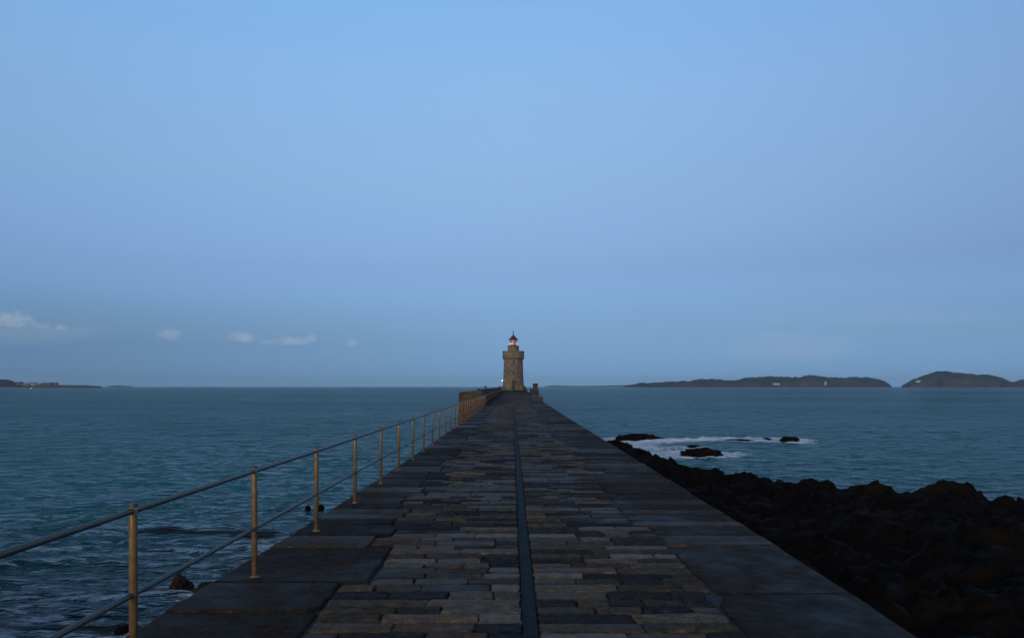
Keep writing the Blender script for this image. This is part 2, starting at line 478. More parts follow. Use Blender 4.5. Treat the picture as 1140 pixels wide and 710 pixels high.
# ------------------------------------------------------------------ walls at the far end
def wall_prism(prof, y0, y1, xs=lambda y: 0, n=1, top_rough=.03):
    """profile in x,z swept along y"""
    bm = B(); rings = []
    for i in range(n+1):
        y = y0+(y1-y0)*i/n
        rings.append([bm.verts.new((x+xs(y), y, z+(random.uniform(-top_rough, 0) if z > .3 else 0))) for x, z in prof])
    k = len(prof)
    for p, q in zip(rings[:-1], rings[1:]):
        for j in range(k): bm.faces.new((p[j], p[(j+1) % k], q[(j+1) % k], q[j]))
    bm.faces.new(rings[0]); bm.faces.new(rings[-1][::-1])
    return bm
t = thing('parapet_wall', 'brown stepped stone parapet wall behind the far railing, left of the lighthouse', 'wall', (0, 67, 0))
bm = wall_prism([(-4.95, -6.5), (-4.53, 1.18), (-4.46, 1.24), (-2.98, 1.26), (-2.95, 1.36), (-2.60, 1.375), (-2.60, -6.5)], 0, 134, lambda y: 0, 60)
obj('wall_body', bm, M_WALL, t)
bm = B()
for i in range(60):
    y = .05+i*134/60
    bm_box(bm, -2.99, -2.57, y-.1, y+134/60-.13, 1.382, 1.44+random.uniform(-.02, .02), .02)
obj('wall_coping', bm, M_WALL, t)
t = tag(obj('stone_block', wall_prism([(-.62, -.02), (-.62, .50), (-.56, .56), (.56, .56), (.66, .48), (.66, -.8)], 0, 14, lambda y: .008*y, 6), M_CORE),
        'low brown stone block on the right edge of the breakwater, well before the lighthouse', 'stone block'); t.location = (2.82, 87, 0)
t = thing('end_wall', 'dark mossy stone wall on the right side of the lighthouse platform', 'wall', (3.72, 148, 0))
obj('wall_body', wall_prism([(0, -.02), (0, 1.08), (1.36, 1.08), (1.40, -.6)], 0, 54, lambda y: .016*y, 24), M_DARKWALL, t)
bm = B()
for i in range(27): bm_box(bm, -.06+.016*2*i, 1.42+.016*2*i, i*2-.02, i*2+1.95, 1.115, 1.20, .015)
obj('wall_coping', bm, M_WALL, t)
t = thing('stone_pillar', 'small dark square pillar standing on the end of the right hand wall', 'pillar', (5.36, 180, 1.18))
bm = B(); bm_box(bm, -.56, .56, -.56, .56, 0, 1.0, .03); obj('shaft', bm, M_DARKWALL, t)
bm = B(); bm_box(bm, -.68, .68, -.68, .68, 1.003, 1.22, .04); obj('cap', bm, M_DARKWALL, t)
def bollard(loc, label, s):
    t = thing('bollard', label, 'bollard', loc)
    bm = B(); bm_lathe(bm, [(.20*s, 0), (.20*s, .04*s), (.12*s, .08*s), (.11*s, .36*s)], 16); obj('stem', bm, M_IRON, t, False)
    bm = B(); bm_lathe(bm, [(.13*s, .362*s), (.20*s, .40*s), (.20*s, .47*s), (.10*s, .52*s)], 16); obj('cap', bm, M_IRON, t, False)
bollard((-2.76, 82, 1.44), 'black iron bollard upright on top of the stone parapet wall', .62)
bollard((-3.2, 75, 1.25), 'black bollard shape standing in for a shadowed gap on the lower outer ledge of the parapet wall', .5)  # added shape for a small dark gap in shadow, no real bollard here

# ------------------------------------------------------------------ lighthouse
lx, ly = LH
lh = thing('lighthouse', 'round granite lighthouse with lit red lantern at the end of the breakwater', 'lighthouse', (lx, ly, 0))
S_ = .2405
bm = B(); bm_lathe(bm, [(3.35, -.03), (3.35, .66), (3.28, .72)], 40); obj('plinth', bm, M_DARKWALL, lh)
bm = B()
prof = [(3.06, .722), (2.98, 1.3), (2.80, 2.4), (2.71, 3.4), (2.65, 5), (2.58, 7), (2.52, 9.0), (2.52, 9.02)]
bm_lathe(bm, prof, 48); tower = obj('tower', bm, M_TOWER, lh, False)
# gallery: ring of corbels, parapet with a coping
bm = B(); bm_lathe(bm, [(2.54, 9.02), (2.70, 9.10), (2.90, 9.3), (2.92, 9.42)], 40)
bm_lathe(bm, [(2.90, 9.425), (2.88, 10.9), (2.95, 10.95), (2.95, 11.12), (2.42, 11.14), (2.42, 9.9)], 40, cap=False)
bm_lathe(bm, [(2.43, 9.64), (2.43, 9.9)], 40)
gal = obj('gallery', bm, M_TOWER, lh)
for i in range(20):
    a = 2*math.pi*i/20
    bm = B(); bm_box(bm, 2.50, 2.99, -.20, .20, 8.78, 9.40, .04)
    for v in bm.verts:
        if v.co.z < 9.1 and v.co.x > 2.7: v.co.x = 2.64
    c = obj('corbel', bm, M_TOWER, gal); c.rotation_euler = (0, 0, a)
bm = B(); bm_lathe(bm, [(1.52, 9.91), (1.50, 12.3), (1.60, 12.35), (1.60, 12.5), (1.2, 12.52)], 32); obj('upper_drum', bm, M_TOWER, lh)
# lantern room
lr = B(); bm_lathe(lr, [(1.02, 12.522), (1.04, 12.8), (.98, 12.82)], 16)
bm_lathe(lr, [(1.0, 14.05), (1.03, 14.08), (1.03, 14.2), (.9, 14.22)], 16)
for i in range(8):
    a = 2*math.pi*(i+.5)/8
    bm_tube(lr, (0.95*math.cos(a), 0.95*math.sin(a), 12.8), (0.95*math.cos(a), 0.95*math.sin(a), 14.08), .06, 8)
lan = obj('lantern_room', lr, M_RED, lh)
bm = B(); bm_lathe(bm, [(.90, 12.825), (.90, 14.045)], 16); obj('glazing', bm, M_GLASS, lan)
for sx in (-1, 0, 1):
    bm = B(); bmesh.ops.create_icosphere(bm, subdivisions=2, radius=.27)
    o = obj('lamp', bm, M_LAMP, lan, True); o.location = (sx*.86 if sx else -.35, -.40 if sx else -.80, 13.05)
bm = B(); bm_lathe(bm, [(1.36, 14.22), (1.38, 14.30), (1.0, 14.52), (.66, 14.90), (.34, 15.25), (.20, 15.4), (.20, 15.55), (.05, 15.6)], 24); rf = obj('roof', bm, M_DOME, lh)
bm = B(); bm_lathe(bm, [(.07, 15.6), (.07, 15.95), (.20, 16.05), (.20, 16.2), (.05, 16.3), (.04, 16.75), (.01, 16.8)], 12); obj('finial', bm, M_IRON, rf)
# door in a stone surround, stepped approach
def polar_part(name, ang, w, z0, z1, r, depth, mat, parent, arch=0):
    bm = B(); n = 8
    pts = [(-w/2, z0), (w/2, z0)]+[(w/2*math.cos(math.pi*i/n), z1-arch+arch*math.sin(math.pi*i/n)) for i in range(n+1)]
    fr = [bm.verts.new((x, -r-depth, z)) for x, z in pts]; bk = [bm.verts.new((x, -r+.6, z)) for x, z in pts]
    bm.faces.new(fr); bm.faces.new(bk[::-1])
    for i in range(len(pts)): bm.faces.new((fr[i], fr[(i+1) % len(pts)], bk[(i+1) % len(pts)], bk[i]))
    o = obj(name, bm, mat, parent); o.rotation_euler = (0, 0, ang); return o
sur = polar_part('door_surround', .035, 1.5, .724, 3.75, 2.88, .16, M_TOWER, lh, .5)
dor = polar_part('door', .035, 1.0, .726, 3.45, 2.88, .17, M_DOOR, lh, .4)
bm = B(); bmesh.ops.create_icosphere(bm, subdivisions=1, radius=.06); h = obj('handle', bm, M_IRON, dor, True); h.location = (.36, -3.08, 1.8)
wn = polar_part('window', .03, .42, 7.75, 8.55, 2.56, .05, M_WIN, lh, .15)
polar_part('window', .03, .36, 5.05, 5.6, 2.64, .045, M_WIN, lh, .15)
st = B(); bm_box(st, -1.1, 1.1, -4.15, -3.34, -.03, .24, .02); bm_box(st, -1.0, 1.0, -3.80, -3.33, .245, .48, .02); obj('door_step', st, M_DARKWALL, lh)
# bracket lamp on the left of the tower
br = B(); bm_tube(br, (-2.62, -.9, 3.1), (-3.0, -1.0, 3.35), .05, 8); bm_box(br, -3.12, -2.86, -1.14, -.88, 3.42, 3.50, .01)
wl = obj('wall_lamp', br, M_IRON, lh)
bm = B(); bmesh.ops.create_icosphere(bm, subdivisions=2, radius=.15); o = obj('lamp_globe', bm, M_WLAMP, wl, True); o.location = (-2.98, -1.04, 3.28)
t = thing('life_ring_box', 'small red life ring box on a post left of the lighthouse base', 'life ring box', (lx-3.55, ly-2.4, -.02))
bm = B(); bm_tube(bm, (0, 0, 0), (0, 0, 1.0), .06, 10); obj('post', bm, M_IRON, t)
bm = B(); bm_box(bm, -.42, .42, -.14, .14, 1.003, 1.85, .06); obj('box', bm, plain('red_box', (.22, .035, .03), .5), t)
# buttress slope right of the tower
t = tag(obj('buttress', wall_prism([(0, -.02), (0, 1.85), (.25, 1.7), (.9, .5), (1.0, -.02)], 0, 1.6, lambda y: 0, 1), M_DARKWALL), 'dark sloping stone buttress at the right foot of the lighthouse', 'buttress')
t.location = (lx+2.95, ly-1.2, 0)

# ------------------------------------------------------------------ rocky shore on the right
BX = [-20, 8.6, 11.1, 12.2, 12.6, 13.1, 14.1, 16.5, 20, 21.6, 22.6, 24.5, 27, 40, 70]
BY = [102, 99, 94, 88.5, 74, 65, 57, 52, 48.5, 45.5, 43.2, 43.5, 42.3, 40.5, 36]
BX = [v if v < 8 else v*.81 for v in BX]; BY = [v*.81 for v in BY]
def worley(x, y):
    """cell value and distance to the crack between cells"""
    xi = np.floor(x).astype(int); yi = np.floor(y).astype(int)
    f1 = np.full(x.shape, 9.0); f2 = np.full(x.shape, 9.0); val = np.zeros(x.shape); tl = np.zeros(x.shape)
    for i in (-1, 0, 1):
        for j in (-1, 0, 1):
            h = PERM[(PERM[(xi+i) & 511]+yi+j) & 511]
            px = xi+i+.5+.42*GX[h]; py = yi+j+.5+.42*GY[h]
            d = np.maximum(np.abs(px-x), np.abs(py-y))*.6+np.hypot(px-x, py-y)*.5
            c = d < f1
            f2 = np.where(c, f1, np.minimum(f2, d)); val = np.where(c, h/511.0, val)
            tl = np.where(c, (x-px)*GX[(h+77) & 511]+(y-py)*GY[(h+77) & 511], tl); f1 = np.where(c, d, f1)
    return val, f2-f1, tl
def shore_z(x, y):
    yb = np.interp(x, BX, BY)
    gx = np.interp(x, [6.5, 10.0, 10.8, 11.6, 16, 60], [.16, .16, .3, .8, .92, .97])
    d = (yb-y)*gx+1.6*perlin(x/3.1+3, y/3.1)+.7*perlin(x/1.1, y/1.1+8)
    base = SEA+np.where(d > 0, 0.80*np.tanh(d/2.6)+.018*np.clip(d, 0, 40), d*.28)
    x_ = np.atleast_1d(x); y_ = np.atleast_1d(y)
    wx = x_+.35*perlin(x_/1.3, y_/1.3+20); wy = y_+.35*perlin(x_/1.3+50, y_/1.3)
    v1, c1, t1 = worley(wx/2.1, wy/1.5); v2, c2, t2 = worley(wx/.8+40, wy/.6)
    r = .30*ridged(x/4.3, y/4.3, 2)+.55*v1*np.clip(c1/.25, 0, 1)+.34*t1+(.24*v2+.30*t2)*np.clip(c2/.15, 0, 1)+.10*ridged(x/.6, y/.6+3, 2)
    amp = np.clip((d+1.5)/3, 0.0, 1)
    z = base+(r-.52)*amp*.85
    bx = np.exp(-(((x-18.5)/.95)**4+((y-33.6)/1.3)**4)); z = z+bx*.62        # the outcrop that stands up on the far edge
    bx = np.exp(-(((x-25.5)/1.6)**2+((y-27)/2.0)**2)); z = z+bx*.5
    return z
ax = np.arange(2.4, 62, .17); ay = np.concatenate([np.arange(-8, 9, .45), np.arange(9, 97, .2)])
X, Y = np.meshgrid(ax, ay)
Z = np.maximum(shore_z(X, Y), -6.8)
Xd = X+.22*perlin(X/.9+40, Y/.9); Yd = Y+.22*perlin(X/.9, Y/.9+60)
Xd[:, 0] = X[:, 0]
o = grid('rocky_shore', Xd, Yd, Z, M_ROCK, smooth=False); tag(o, 'dark weedy rock shore beside the breakwater', None, None, 'structure')

def rock(name, label, loc, size, mat, seed, cat='rock', group=None, sub=4, rough=.34):
    bm = B(); bmesh.ops.create_icosphere(bm, subdivisions=sub, radius=1)
    off = Vector((seed*13.7, seed*7.1, seed*3.3))
    for v in bm.verts:
        n = v.co.normalized()
        k = .93+rough*mnoise.hetero_terrain(n*1.4+off, .8, 2.1, 5, .7)*.4-.1+.30*abs(mnoise.noise(n*2.6+off))+.24*abs(mnoise.noise(n*6+off))-.05*mnoise.cell(n*5+off)
        c = n*k
        v.co = Vector((c.x*size[0], c.y*size[1], max(c.z, -.9)*size[2]))
    o = obj(name, bm, mat, None, False); o.location = loc
    return tag(o, label, cat, group)
SEAROCKS = []
def searock(px0, px1, ptop, pbase, label, seed, mat=M_ROCK, dep=.55, sub=4):
    D = F*(EYE-SEA)/(pbase-HY)
    w = (px1-px0)/F*D/2; hgt = (pbase-ptop)/F*D
    x = ((px0+px1)/2-CX)/F*D
    rock('sea_rock', label, (x, D+w*dep, SEA-hgt*.2), (w*.84, w*dep*.9+.1, hgt*.92), mat, seed, sub=sub)
    SEAROCKS.append((x, D+w*dep, w, w*dep))
searock(683, 742, 482.5, 490, 'low black rock awash in surf nearest the far edge of the breakwater', 1, dep=.4)
searock(757, 810, 498.5, 508, 'rounded black rock standing alone in the surf', 2, dep=.5)
searock(764, 782, 494.5, 499, 'small black rock tip just behind the rounded rock in the surf', 3, sub=3)
searock(868, 893, 485, 491.5, 'black rock at the right end of the line of breaking foam', 4, sub=3)
searock(838, 866, 487, 490.3, 'flat black rock awash just left of the end rock in the foam', 5, dep=.3, sub=3)
searock(803, 846, 488.3, 491.5, 'long thin black rock barely breaking the foam line', 6, dep=.2, sub=3)
searock(183, 209, 640, 660, 'reddish brown rock in the water near the left edge of the paving', 7, M_REDROCK, .8)
searock(213, 236, 649, 663, 'olive weed covered rock beside the reddish brown one', 8, M_WEEDROCK, .8)
searock(339, 345, 562, 567, 'small dark rock in water behind the third railing post', 9, M_ROCK, .8, 3)
searock(353, 360, 561, 565.5, 'tiny dark rock by the wall, right of the third railing post', 10, M_ROCK, .8, 3)
searock(126, 142, 696, 706, 'small dark rock almost under water beside the first railing post', 12, M_ROCK, .8, 3)

# ------------------------------------------------------------------ sea
half = np.concatenate([np.linspace(0, 40, 500), np.linspace(40.4, 62, 60), np.linspace(64, 180, 30)])
th = np.radians(np.concatenate([-half[::-1][:-1], half[1:]][::1]))
th = np.unique(np.concatenate([-np.radians(half), np.radians(half)]))[:-1]
rr = [4.0]
while rr[-1] < 13000:
    r = rr[-1]; rr.append(r+max(.05, min(r*.0052 if r < 160 else r*.012, 160)))
rr = np.array(rr)
RR, TH = np.meshgrid(rr, th, indexing='ij')
X = RR*np.sin(TH); Y = RR*np.cos(TH)
Z = np.zeros_like(X); DXv = np.zeros_like(X); DYv = np.zeros_like(X)
cell = np.maximum(RR*.0052, RR*.0015)
cell = np.where(RR < 160, RR*.0052, RR*.012)
side_calm = np.where(X < 0, .62, 1.0)
waves = []
for lam, amp, n in ((14, .05, 4), (7.5, .035, 6), (4.2, .030, 8), (2.4, .030, 10), (1.35, .026, 14), (.75, .013, 14), (.42, .006, 12)):
    for i in range(n):
        waves.append((lam*RNG.uniform(.75, 1.3), amp*RNG.uniform(.5, 1.1)/math.sqrt(n)*1.5, RNG.normal(R(262), R(34)), RNG.uniform(0, 6.28)))
mod = .75+.9*np.clip(fbm(X/26+5, Y/40, 3)+.15, -.5, 1)
for lam, amp, d, ph in waves:
    k = 2*math.pi/lam
    fade = np.clip((lam/cell-2.2)/2.5, 0, 1)
    a = amp*fade
    arg = k*(X*math.cos(d)+Y*math.sin(d))+ph
    Z += a*np.sin(arg)*(mod if lam < 6 else 1)
    q = .8*a*np.cos(arg)
    DXv += q*math.cos(d); DYv += q*math.sin(d)
# foam: patches round the surf rocks, along the shore and along the foot of the wall
foam = np.zeros_like(X)
near = RR < 150
def blob(cx, cy, sx, sy, a): return a*np.exp(-(((X-cx)/sx)**2+((Y-cy)/sy)**2))
for (cx, cy, w, dp) in SEAROCKS:
    foam += blob(cx, cy, w*1.25+.35, dp*1.5+.6, .75 if cx > 0 else .20)
def pxb(px, py): 
    D = F*(EYE-SEA)/(py-HY); return ((px-CX)/F*D, D)
for px, py, sx, sy, a in ((715, 497, 2.6, 7, .62), (745, 490, 3.4, 2.4, .62), (770, 489.3, 4.2, 1.5, 1.2), (800, 489.6, 4.2, 1.5, 1.2), (830, 489, 4, 1.3, 1.0), (765, 503, 3.4, 2.8, .5),
                          (735, 508, 2.0, 3, .52), (820, 506, 2.2, 2.0, .4), (868, 489.5, 3.0, 1.4, 1.0), (850, 488, 5, 1.2, .8), (720, 491, 4, 3, .5), (700, 488, 3, 3, .55), (900, 492, 3, 1.5, .3), (690, 493, 1.6, 5, .6)):
    cx, cy = pxb(px, py); foam += blob(cx, cy, sx, sy, a)
sz = np.where(near & (X > 2) & (X < 61) & (Y < 97), shore_z(X, Y), -9)
foam += .62*np.exp(-((sz-(SEA-.12))/.16)**2)
foam += np.where(X < 0, .20*np.exp(-((X+7.6)/2.0)**2)*np.clip((Y-7)/5, 0, 1)*np.clip((52-Y)/20, 0, 1), 0)
for px, py, sx, sy, a in ((235, 592, 1.6, 1.2, .26), (260, 605, 2, 1.3, .24), (150, 704, .7, .8, .42), (215, 665, .8, .8, .22), (250, 640, 1.0, 1.0, .24), (300, 615, 1, 2, .24)):
    cx, cy = pxb(px, py); foam += blob(cx, cy, sx, sy, a)
foam = np.where(X < 0, foam*.62, foam)
foam = np.where(near, foam, 0)
weed = np.zeros_like(X)
for px, py, sx, sy, a in ((182, 593, 1.3, .55, 1.0), (262, 592, 1.1, .5, .8), (285, 597, 1.0, .5, .7), (135, 702, .5, .4, .8), (165, 660, .5, .4, .4), (205, 661, .5, .5, .7), (60, 700, 1.2, .4, .5)):
    cx, cy = pxb(px, py); weed += blob(cx, cy, sx, sy, a)
Z += .10*foam*(1+fbm(X*1.3, Y*1.3, 3)) if False else .05*np.clip(foam, 0, 1.2)*fbm(X*1.1, Y*.8, 3)
cx_, cy_ = pxb(795, 490)
Z += np.where(near, .42*np.exp(-((X-cx_)/5.5)**4-((Y-cy_-.5*perlin(X/2.2, X*0))/.75)**2)*np.clip(.75+.9*perlin(X/1.3, X*0+7), .1, 1.2), 0)
Z += np.where(near & (foam > .3) & (X > 3), .16*fbm(X*.9, Y*.9+4, 3), 0)
lee = np.where(X < 3, np.clip((60-Y)/35, 0, 1)*.12, 0)*np.exp(-(np.clip(-X-8, 0, 99)/30)**2); Z *= 1-lee; DXv *= 1-lee; DYv *= 1-lee
inshore_dark = np.where(X < 3, np.clip((46-Y-.18*np.abs(X+9))/26, 0, 1), 0)+np.where(X >= 3, np.exp(-np.clip((SEA-sz-.4)/1.2, 0, 9)), 0)
inshore_dark = np.where(near, np.clip(inshore_dark, 0, 1), 0)
X2, Y2 = X+DXv, Y+DYv

m, nt, p, out = mat_new('sea_water'); b = NB(nt); P = b.pos()
nt.nodes.remove(p); p = None
bigp = b.mapping(P, (.0035, .011, .01))
patch = b.noise(bigp, 1.0, 4, .55)
wcol = b.mix(b.ramp(patch, [(.35, 0.0), (.68, 1.0)]), (.010, .122, .130), (.014, .142, .152))
wcol = b.mix(b.attr('inshore_dark'), wcol, (.004, .018, .027))      # darker close in: weedy bottom, plus vignette darkening put into the colour
sepp = b.n('ShaderNodeSeparateXYZ'); b.l(P, sepp.inputs[0])
f0 = b.attr('foam')
fm = b.mapping(P, (.55, 1.0, 1.0))
fm = b.mapping(P, (.40, 1.0, 1.0))
rid = b.math('ABSOLUTE', b.math('SUBTRACT', b.noise(fm, 1.7, 5, .6, dist=1.2), .5))
lace = b.math('SUBTRACT', 1.0, b.math('MULTIPLY', rid, 5.0), clamp=True)
fn = b.math('ADD', b.math('ADD', b.math('MULTIPLY', b.noise(fm, 1.6, 7, .72, dist=.8), 1.5), b.math('MULTIPLY', b.noise(fm, .30, 4, .6), .9)), b.math('MULTIPLY', lace, .55))
ff = b.math('ADD', f0, b.math('SUBTRACT', fn, 1.82))
foamf = b.ramp(ff, [(.06, 0.0), (.20, .45), (.38, 1.0)])
foamf = b.math('MULTIPLY', foamf, b.ramp(f0, [(.05, 0.0), (.2, 1.0)]))
wd = b.math('ADD', b.attr('weed'), b.math('SUBTRACT', b.noise(fm, 2.6, 5, .65), .62))
wdf = b.ramp(wd, [(.12, 0.0), (.22, 1.0)])
wdf = b.math('MULTIPLY', wdf, b.ramp(b.attr('weed'), [(.05, 0.0), (.2, 1.0)]))
colr = b.mix(wdf, wcol, (.010, .010, .008))
colr = b.mix(foamf, colr, (.85, .88, .90))
pr = b.ramp(patch, [(.35, .05), (.65, .10)])
rg = b.math('ADD', pr, b.math('MULTIPLY', foamf, .55)); rg = b.math('ADD', rg, b.math('MULTIPLY', wdf, .35)); rg = b.math('MINIMUM', rg, .8)
n1 = b.noise(b.mapping(P, (.8, 1.6, 1)), 2.2, 4, .6); n2 = b.noise(b.mapping(P, (.7, 1.7, 1)), .55, 3, .55); n3 = b.noise(b.mapping(P, (.55, 1.6, 1)), .13, 3, .5)
hh = b.math('ADD', b.math('MULTIPLY', n1, .085), b.math('ADD', b.math('MULTIPLY', n2, .38), b.math('MULTIPLY', n3, 1.0)))
hh = b.math('MULTIPLY', hh, b.math('SUBTRACT', 1.0, b.math('MULTIPLY', b.attr('inshore_dark'), .15)))
nrm = b.bump(hh, 1.0, 1.7)
# water body and surface reflection; a wind roughened sea never mirrors fully at grazing angles, so the reflectance is capped
df = b.n('ShaderNodeBsdfDiffuse'); b.l(colr, df.inputs[0]); b.l(nrm, df.inputs['Normal'])
gl = b.n('ShaderNodeBsdfGlossy'); gl.inputs[0].default_value = (1, 1, 1, 1); b.l(rg, gl.inputs['Roughness']); b.l(nrm, gl.inputs['Normal'])
fr = b.n('ShaderNodeFresnel'); fr.inputs[0].default_value = 1.33; b.l(nrm, fr.inputs['Normal'])
cap = b.ramp(patch, [(.36, .55), (.64, .95)])
fsat = b.math('DIVIDE', b.math('MULTIPLY', fr.outputs[0], cap), b.math('ADD', fr.outputs[0], cap))
fc = b.math('MULTIPLY', fsat, b.math('SUBTRACT', 1.0, b.math('MULTIPLY', b.math('MAXIMUM', foamf, wdf), .8)))
ms = b.n('ShaderNodeMixShader'); b.l(fc, ms.inputs[0]); b.l(df.outputs[0], ms.inputs[1]); b.l(gl.outputs[0], ms.inputs[2])
b.l(ms.outputs[0], out.inputs[0])
M_SEA = m
o = grid('sea', X2, Y2, SEA+Z, M_SEA, vattr={'foam': foam, 'weed': weed, 'inshore_dark': inshore_dark}, wrap=True); tag(o, 'choppy blue green sea', None, None, 'structure')

# ------------------------------------------------------------------ islands and the far headland
def island(name, label, pts, D, depth, mat, amp=4, step=9):
    pts = sorted(pts)
    xs = np.array([(p[0]-CX)/F*D for p in pts]); hs = (np.array([EYE-(p[1]-HY)/F*D for p in pts])-SEA)*.93
    x0, x1 = xs[0]-30, xs[-1]+30
    ax = np.arange(x0, x1+step, step); ay = np.linspace(-1.12, 1.12, 44)
    def hfun(x, t):
        prof = np.interp(x, xs, hs, left=-6, right=-6)
        tt = t+.12*perlin(x/160, t*1.5+4)
        s = np.sqrt(np.clip(1-tt*tt, 0, 1))**.9
        n = (1.3*amp*(fbm(x/70, t*depth/60+2, 4)) + amp*1.1*np.abs(perlin(x/26, t*depth/26)))*s*np.clip(prof/16, 0, 1)
        und = 1+.22*fbm(x/120+9, t*depth/150, 3)*(1-np.exp(-(tt/.35)**2))
        return np.where(s > 0.02, prof*s*und+n, -8)
    X, T = np.meshgrid(ax, ay)
    Z = SEA+hfun(X, T)
    o = grid(name, X*(1+T*depth/D), D+T*depth, Z, mat); tag(o, label, None, None, 'structure')
    def ground(px, py):
        for k in range(400):
            t = -1.1+k*.005; d = D+t*depth; ray = at(px, py, d)
            g = SEA+float(hfun(np.array(ray.x/(1+t*depth/D)), np.array(t)))
            if g >= ray.z: return Vector((ray.x, d, g))
        return at(px, py, D-depth*.9)
    return ground
DI = 4500
gA = island('island', 'long low wooded island on the right horizon',
       [(694, 429.4), (704, 428.6), (717, 426.3), (724, 427.4), (737, 425.2), (752, 425.4), (783, 422.6), (797, 423.2), (820, 424), (833, 420.6),
        (858, 419), (870, 419.6), (891, 420.2), (896, 418), (907, 418), (922, 420.2), (941, 421), (951, 419.4), (966, 419.8), (978, 422.4), (986, 426), (992, 429.3)], DI, 330, M_ISLE, 9)
gB = island('island', 'rounded steep island at the far right of the horizon',
       [(1003, 429.4), (1008, 427.6), (1017, 422.5), (1028, 417.6), (1040, 413.9), (1051, 412), (1056, 412.2), (1063, 414.5), (1086, 416), (1101, 417.3), (1117, 421), (1125, 425), (1130, 425), (1136, 422.4), (1146, 422), (1165, 424), (1180, 429.4)], DI-300, 300, M_ISLE, 7)
def house(ground, px, py, w, d, h, label, rz=0, cat='house', tower=False):
    g = ground(px, py)
    t = thing('lighthouse' if False else 'house', label, cat, (g.x, g.y, g.z-1.5), rz)
    bm = B(); bm_box(bm, -w/2, w/2, -d/2, d/2, 0, h+1.5); obj('wall', bm, M_WHITE, t)
    bm = B(); z0 = h+1.503; rh = d*.32
    vs = [bm.verts.new(v) for v in ((-w/2-.4, -d/2-.4, z0), (w/2+.4, -d/2-.4, z0), (w/2+.4, d/2+.4, z0), (-w/2-.4, d/2+.4, z0), (-w/2, 0, z0+rh), (w/2, 0, z0+rh))]
    for f in ((0, 1, 5, 4), (2, 3, 4, 5), (1, 2, 5), (3, 0, 4), (3, 2, 1, 0)): bm.faces.new([vs[i] for i in f])
    obj('roof', bm, M_SLATE, t)
    n = max(2, int(w/5))
    for i in range(n):
        bm = B(); x = -w/2+w*(i+.5)/n; bm_box(bm, x-.7, x+.7, -d/2-.04, -d/2+.2, 1.5+h*.35, 1.5+h*.7); obj('window', bm, M_WIN, t)
house(gA, 864, 428.2, 34, 10, 7.5, 'long white house low on the shore of the long wooded island')
house(gA, 919, 428.4, 9, 9, 17, 'tall narrow white house near the waterline of the long wooded island')
house(gB, 1022, 425.4, 20, 10, 9, 'white house on the left slope of the rounded steep island')

island('island', 'faint thin strip of far land between the lighthouse and the wooded island', [(606, 429.9), (612, 429.2), (619, 428.4), (626, 429.2), (640, 429.5), (662, 429.2), (690, 428.6), (706, 428.8), (716, 429.9)], 10500, 250, M_ISLE, 2, 22)
DH = 3400
gH = island('headland', 'low dark headland on the left horizon', [(-90, 424), (-60, 420.5), (-30, 420.8), (0, 421.7), (8, 421.6), (13, 423), (17, 425.2), (24, 427), (40, 427.6), (64, 428.2), (76, 429), (84, 429.7)], DH, 170, M_HEAD, 2, 7)
island('island', 'faint low islet just right of the left headland', [(118, 429.9), (126, 429.2), (133, 428.7), (141, 429.2), (148, 429.9)], 7500, 200, M_ISLE, 2, 20)
def far_building(px0, px1, ptop, pbase, mat, label, roof=True):
    ptop += .7; g = gH((px0+px1)/2, pbase); D = g.y; w = (px1-px0)/F*D; h = EYE-(ptop-HY)/F*D-g.z; d = 14
    t = thing('harbour_building', label, 'building', (g.x, g.y, g.z-2), 0, 'buildings on the left headland')
    rh = min(2.5, h*.3) if roof else .8
    bm = B(); bm_box(bm, -w/2, w/2, -d/2, d/2, 0, h+2-rh); obj('wall', bm, mat, t)
    bm = B(); z0 = h+2-rh+.005
    if roof:
        vs = [bm.verts.new(v) for v in ((-w/2-.4, -d/2-.4, z0), (w/2+.4, -d/2-.4, z0), (w/2+.4, d/2+.4, z0), (-w/2-.4, d/2+.4, z0), (-w/2, 0, z0+rh), (w/2, 0, z0+rh))]
        for f in ((0, 1, 5, 4), (2, 3, 4, 5), (1, 2, 5), (3, 0, 4), (3, 2, 1, 0)): bm.faces.new([vs[i] for i in f])
    else: bm_box(bm, -w/2-.3, w/2+.3, -d/2-.3, d/2+.3, z0, z0+rh)
    obj('roof', bm, M_SLATE, t)
    n = max(2, int(w/7))
    for i in range(n):
        bm = B(); x = -w/2+w*(i+.5)/n; bm_box(bm, x-.9, x+.9, -d/2-.05, -d/2+.2, 2+(h-rh)*.35, 2+(h-rh)*.75); obj('window', bm, M_WIN, t)
far_building(19, 25, 424.2, 428.5, M_SLATE, 'dark small building at the foot of the headland hill')
far_building(26, 33, 425.6, 429, M_TAN, 'pale tan gabled building right of the dark one on the headland')
far_building(34, 40, 424.9, 429, M_PALE, 'pale grey gabled building in the middle of the headland row')
far_building(41, 47, 425.8, 429, M_TAN, 'low tan gabled building right of the pale grey one')
far_building(47.5, 57, 425.0, 429, M_PINK, 'wide flat roofed pinkish building on the headland', False)
far_building(57.5, 64, 424.8, 429, M_PINK, 'taller flat roofed pinkish block at the right end of the row', False)
def hx(px): return (px-CX)/F*3200
t = thing('harbour_wall', 'long dark low harbour wall running right from the headland', 'wall', (hx(40), 3200, SEA))
L_ = hx(112)-hx(40)
def wallseg(x0, x1, h0, h1, d0=-6, d1=6):
    bm = B(); vs = [bm.verts.new(v) for v in ((x0, d0, -2), (x1, d0, -2), (x1, d0, h1), (x0, d0, h0), (x0, d1, -2), (x1, d1, -2), (x1, d1, h1), (x0, d1, h0))]
    for f in ((0, 1, 2, 3), (7, 6, 5, 4), (3, 2, 6, 7), (1, 5, 6, 2), (0, 3, 7, 4), (4, 5, 1, 0)): bm.faces.new([vs[i] for i in f])
    return bm
